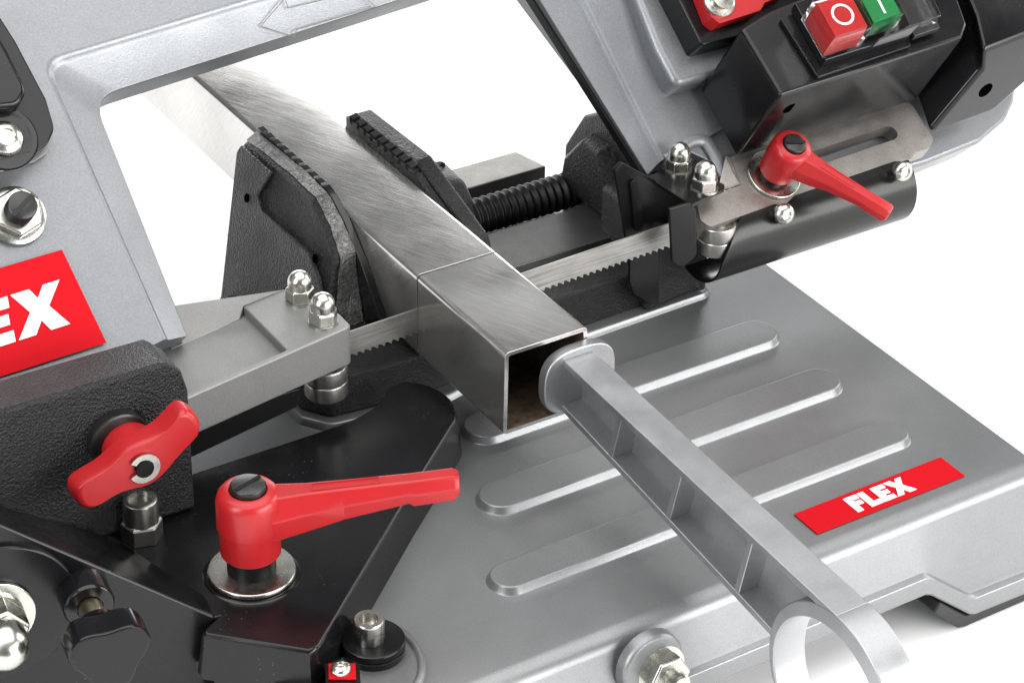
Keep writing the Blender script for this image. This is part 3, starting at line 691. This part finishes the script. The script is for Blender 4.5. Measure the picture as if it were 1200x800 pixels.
# ------------------------------------------------------------------ red clamping levers
def lever(label, base, ax, adir, L, s, rise, group, hub_h=.036, gap=.010):
    ax = V(ax).normalized(); t = thing('clamping_lever', label, 'clamping lever', base, group)
    ad = V(adir); ad = (ad-ax*ad.dot(ax)).normalized(); sd = ax.cross(ad)
    b = V(base)
    turned('washer', b, ax, [(.0205*s, 0), (.0212*s, .0006), (.0212*s, .0022*s), (.0205*s, .0030*s), (.001, .0030*s)], M['zinc'], t, 48, smooth=50)
    turned('sleeve', b+ax*.003*s, ax, [(.0118*s, 0), (.0118*s, gap+.004)], M['sleeve'], t, 36)
    h0 = gap+.003*s; H = hub_h*s
    turned('hub', b+ax*h0, ax, [(.0110*s, .0004), (.0138*s, 0), (.0145*s, .0008), (.0147*s, H*.42), (.0157*s, H*.46), (.0156*s, H*.84), (.0146*s, H*.94), (.0128*s, H), (.0092*s, H+.0004), (.0090*s, H-.002), (.001, H-.002)], M['red'], t, 48, smooth=50)
    turned('hub_screw', b+ax*(h0+H-.002), ax, [(.0084*s, 0), (.0086*s, .0048*s), (.0078*s, .0058*s), (.001, .0060*s)], M['dark_steel'], t, 36, smooth=50)
    q = b+ax*(h0+H+.0040*s); e = (ad*.75+sd*.66); f = ax.cross(e)
    prism('screw_slot', [q-e*.0078*s-f*.0009, q+e*.0078*s-f*.0009, q+e*.0078*s+f*.0009, q-e*.0078*s+f*.0009], ax*.0003, M['black_sheet'], t, 0)
    # arm: sections along its length  (dist, half width, top, bottom)
    S_ = [(.002, .0122, .935, .33), (.0145*s, .0108, .94, .34), (.026*s, .0086, .935, .37), (L*.45, .0074, .935, .49), (L*.76, .0066, .935, .62), (L*.775, .0066, .936, .57), (L*.97, .0070, .945, .60), (L, .0060, .90, .68)]
    bm = bmesh.new(); loops = []
    for d, w, zt_, zb_ in S_:
        c = b+ad*d+ax*(h0+rise*d); zt_ *= H; zb_ *= H; w *= s
        loops.append([c+sd*w*.95+ax*zb_, c+sd*w*1.05+ax*(zb_+(zt_-zb_)*.55), c+sd*w*.55+ax*zt_, c-sd*w*.55+ax*zt_, c-sd*w*1.05+ax*(zb_+(zt_-zb_)*.55), c-sd*w*.95+ax*zb_])
    loft(bm, loops); mk('handle', bm, M['red'], t, .0016*s, 3, smooth=40)
    bm = bmesh.new()                                     # moulded frame line on top of the arm
    def tp(d, w): return b+ad*d+ax*(h0+rise*d+.9365*H)+sd*w
    q = [tp(L*.30, -.0026*s), tp(L*.62, -.0024*s), tp(L*.62, .0024*s), tp(L*.30, .0026*s)]
    for i in range(4):
        a_, b_ = q[i], q[(i+1) % 4]; e_2 = (b_-a_).normalized().cross(ax)*.0003
        loft(bm, [[a_-e_2-ax*.0006, b_-e_2-ax*.0006, b_+e_2-ax*.0006, a_+e_2-ax*.0006], [a_-e_2+ax*.0003, b_-e_2+ax*.0003, b_+e_2+ax*.0003, a_+e_2+ax*.0003]])
    mk('moulded_line', bm, M['red'], t, smooth=30)
    return t
p0 = V((-.1568, -.0245, .0256)); p1 = W(538, 543, z=.083)
turned_base = p0
lever('red clamping lever on black swivel cover beside the silver base', p0, (0, 0, 1), p1-p0, (V((p1.x, p1.y, 0))-V((p0.x, p0.y, 0))).length, 1.0, .06, 'red clamping levers')
q0 = Q(906, 206, .0002); q1 = Q(1030, 254, .020)
lever('red clamping lever on the slotted grey bar under the switch', q0, N30, q1-q0, .0660, .76, .02, 'red clamping levers', hub_h=.033, gap=.004)

# red wing grip on the arm bracket
wg = thing('wing_grip', 'red two-winged grip screw on the rough black bracket', 'grip', W(168, 548, y=.012))
gpx = [(97, 598), (89, 585), (90, 574), (101, 565), (125, 552), (146, 530), (163, 521), (187, 512), (206, 493), (214, 484), (224, 483), (237, 494), (237, 508), (228, 518), (213, 533), (197, 553), (183, 566), (170, 572), (150, 576), (130, 584), (112, 597)]
gy_ = .008
gn = V((-.05, -1, .02)).normalized()
gP = W(168, 548, y=gy_)
glp = [PL(a, b, gP, gn) for a, b in gpx]
for _k in range(2):
    glp = [q for i, p in enumerate(glp) for q in (p.lerp(glp[(i+1) % len(glp)], .25), p.lerp(glp[(i+1) % len(glp)], .75))]
bm = bmesh.new(); gc = sum(glp, V())/len(glp)
loft(bm, [[p-gn*.012 for p in glp], [p-gn*.010 + (p-gc)*.02 for p in glp], [p-gn*.0035 for p in glp], [gc+(p-gc)*.965-gn*.001 for p in glp], [gc+(p-gc)*.90 for p in glp]])
mk('wings', bm, M['red'], wg, smooth=70)
gb_ = W(168, 548, y=gy_)
gcn = PL(168, 547, gP, gn)
turned('hub', gcn-gn*.026, gn, [(.0125, 0), (.0130, .002), (.0130, .016), (.001, .0161)], M['red'], wg, 36)
turned('threaded_rod', gcn-gn*.036+V((-.003, 0, .003)), gn, [(.0160, 0), (.0160, .0085), (.0148, .0087), (.0148, .015), (.0135, .016), (.001, .0161)], M['dark_steel'], wg, 36)
turned('rod_end', gcn-gn*.002, gn, [(.0044, 0), (.0044, .0046), (.001, .0047)], M['sleeve'], wg, 24)
n = 28; bm = bmesh.new(); e1r, e2r, _ = frame(gn)
A_ = []
for r in (.0047, .0078):
    A_.append([gcn+gn*.0006+(e1r*math.cos(t)+e2r*math.sin(t))*r for t in [math.radians(205)+math.radians(300)*k/(n-1) for k in range(n)]])
loop_ = A_[0]+A_[1][::-1]
va = [[bm.verts.new(p+gn*h) for p in A_[0]] for h in (0, .0012)]; vb = [[bm.verts.new(p+gn*h) for p in A_[1]] for h in (0, .0012)]
for k in range(n-1):
    bm.faces.new((va[1][k], va[1][k+1], vb[1][k+1], vb[1][k])); bm.faces.new((va[0][k], va[0][k+1], vb[0][k+1], vb[0][k]))
    bm.faces.new((vb[0][k], vb[0][k+1], vb[1][k+1], vb[1][k])); bm.faces.new((va[0][k], va[0][k+1], va[1][k+1], va[1][k]))
for k in (0, n-1): bm.faces.new((va[0][k], va[1][k], vb[1][k], vb[0][k]))
mk('retaining_clip', bm, M['zinc'], wg, smooth=40)

# ------------------------------------------------------------------ swivel cover
sv = thing('swivel_cover', 'glossy black swivel cover with rounded nose beside the silver base', 'machine cover', (-.15, 0, 0))
HC = .0250
nc = V((-.028, .058, HC)); nr = .0297
tl = [V((x, y, HC)) for x, y in ((-.36, .064), (-.0605, .0638), (-.048, .0655), (-.039, .0680), (-.033, .0707), (-.0285, .0745), (-.0235, .0790), (-.018, .0818))]
for k in range(12):
    a = math.radians(56-k*9); tl.append(nc+V((nr*math.cos(a), nr*math.sin(a), 0)))
tl += [V((-.0615, -.0075, HC)), V((-.1545, -.0868, HC)), V((-.1600, -.0880, HC)), V((-.1950, -.0535, HC)), V((-.1950, -.0505, HC)), V((-.1843, -.0448, HC)), V((-.36, .00, HC))]
def outset(loop, g, z):
    o = []; N = len(loop)
    for i, p in enumerate(loop):
        a = (p-loop[i-1]).normalized(); b = (loop[(i+1) % N]-p).normalized()
        na = V((a.y, -a.x, 0)); nb_ = V((b.y, -b.x, 0)); m_ = (na+nb_)
        m_ = m_.normalized() if m_.length > 1e-4 else na
        k = g/max(.55, m_.dot(na)); o.append(V((p.x-m_.x*k, p.y-m_.y*k, z)))
    return o
bm = bmesh.new(); loft(bm, [outset(tl, .0036, -.0000), outset(tl, .0030, .004), outset(tl, .0008, HC-.0025), outset(tl, .0, HC-.0008), outset(tl, -.0010, HC)])
mk('cover_shell', bm, M['black'], sv, smooth=50)
# step plates on the cover: shallow disc under the washer
turned('washer_seat', V((p0.x, p0.y, HC-.001)), (0, 0, 1), [(.0240, 0), (.0235, .0012), (.0215, .0015), (.001, .0015)], M['black_gloss'], sv, 48, smooth=60)
# front panel with rising ridge
pn = V((-.17, -.985, 0)).normalized(); pP = V((-.1860, -.0455, HC))
def Pp(px, py, h=0): return PL(px, py, pP+pn*h, pn)
R0_, R1_, R2_ = Pp(252, 722), Pp(38, 630), Pp(-60, 588)
b0, b1, b2 = W(238, 688, z=HC-.001), W(116, 619, z=HC-.001), W(-20, 560, z=HC-.001)
l0 = V((R0_.x, R0_.y, FLOOR_Z+.01)); l2 = V((R2_.x, R2_.y, FLOOR_Z+.01))
bm = bmesh.new()
vsn = [bm.verts.new(p) for p in (R0_, R1_, R2_, b0, b1, b2, l0, l2, V((b0.x, b0.y, FLOOR_Z+.01)), V((b2.x, b2.y, FLOOR_Z+.01)))]
a = vsn
for f in ((a[0], a[1], a[2], a[7], a[6]), (a[0], a[3], a[4], a[1]), (a[1], a[4], a[5], a[2]), (a[6], a[8], a[3], a[0]), (a[3], a[8], a[9], a[5], a[4]), (a[2], a[5], a[9], a[7]), (a[6], a[7], a[9], a[8])): bm.faces.new(f)
mk('front_panel', bm, M['black'], sv, .0016, 3)
prism('cover_skirt', [V((-.1935, -.0545, -.0006)), V((-.1590, -.0885, -.0006)), V((-.140, -.070, -.0006)), V((-.180, -.035, -.0006))], (0, 0, -.074), M['black'], sv, .0006)
dc = Pp(-4, 716)
turned('round_disc', dc, pn, [(.0365, 0), (.0365, .0020), (.0355, .0030), (.001, .0034)], M['black'], sv, 64, smooth=50)
wa = turned('disc_washer', dc+pn*.0032+V((-.002, 0, .0008)), pn, [(.0185, 0), (.0185, .0018), (.0180, .0022), (.001, .0023)], M['zinc'], sv, 44, smooth=50)
cap_nut(dc+pn*.005+V((-.002, 0, .0005)), sv, s=1.75, ax=pn)
# hex screw under the bracket
hx = W(167, 628, z=HC)
hs = turned('hex_screw', hx, (0, 0, 1), [(.0104, 0), (.0104, .0092), (.0096, .0104), (.0088, .0105)], M['bearing'], sv, 6, .0006, ph=.25, smooth=20)
turned('screw_shank', hx+V((0, 0, .010)), (0, 0, 1), [(.0086, 0), (.0086, .0120), (.0078, .0128), (.0060, .0128), (.0058, .0100), (.001, .0100)], M['bearing'], hs, 36, smooth=50)
# pivot bolt with black disc
pb = V((-.1215, -.0795, .0018))
pd_ = turned('pivot_disc', pb, (0, 0, 1), [(.0150, 0), (.0152, .0035), (.0142, .0040), (.0152, .0046), (.0152, .0072), (.0145, .0080), (.001, .0082)], M['black'], sv, 48, smooth=50)
ss = turned('socket_screw', pb+V((-.002, .0005, .0082)), (0, 0, 1), [(.0074, 0), (.0075, .0108), (.0068, .0118), (.0045, .0118), (.0042, .0065), (.001, .0064)], M['zinc'], sv, 36, smooth=50)
# small red marker plate and its screw at the front corner
mo = W(399, 787, z=.014)
prism('marker_bracket', [mo+V((-.010, -.004, -.0005)), mo+V((.004, -.012, -.0005)), mo+V((.011, .002, -.0005)), mo+V((-.003, .010, -.0005))], (0, 0, -.020), M['black'], sv, .0006)
mk_ = prism('red_marker', [mo+V((-.0072, -.0020, 0)), mo+V((.0035, -.0085, 0)), mo+V((.0085, .0012, 0)), mo+V((-.0022, .0075, 0))], (0, 0, .0008), M['sticker_red'], sv, .0002)
turned('marker_screw', mo+V((.0002, 0, .0008)), (0, 0, 1), [(.0048, 0), (.0048, .0018), (.0040, .0032), (.0022, .0036), (.0018, .0024), (.001, .0023)], M['zinc'], mk_, 28, smooth=60)

# black star knob on the front panel
kb = thing('star_knob', 'matt black lobed star knob on a brass stud next to the black disc', 'knob', Pp(96, 689))
k0 = Pp(96, 689)
turned('collar', k0-pn*.002, pn, [(.0118, 0), (.0118, .0150), (.0108, .0165), (.0062, .0166), (.006, .0150), (.001, .0150)], M['black_gloss'], kb, 36, smooth=50)
turned('stud', k0, pn, [(.0056, 0), (.0056, .032)], mat('brass_stud', (.42, .38, .26), 1, .28), kb, 28)
e1k, e2k, _ = frame(pn)
def lobes(h, g):
    o = []
    for k in range(72):
        t = 2*math.pi*k/72; r = .0170+.0030*math.cos(3*(t-.55)); r = min(r, .0192)*g
        o.append(k0+pn*h+(e1k*math.cos(t)+e2k*math.sin(t))*r)
    return o
bm = bmesh.new(); loft(bm, [ring_pts(k0+pn*.029, pn, .010, 72, e=(e1k, e2k, pn)), ring_pts(k0+pn*.035, pn, .0112, 72, e=(e1k, e2k, pn)), lobes(.037, .97), lobes(.0385, 1.0), lobes(.050, 1.0), lobes(.0515, .97), lobes(.0522, .88)])
mk('knob_head', bm, M['black'], kb, smooth=45)
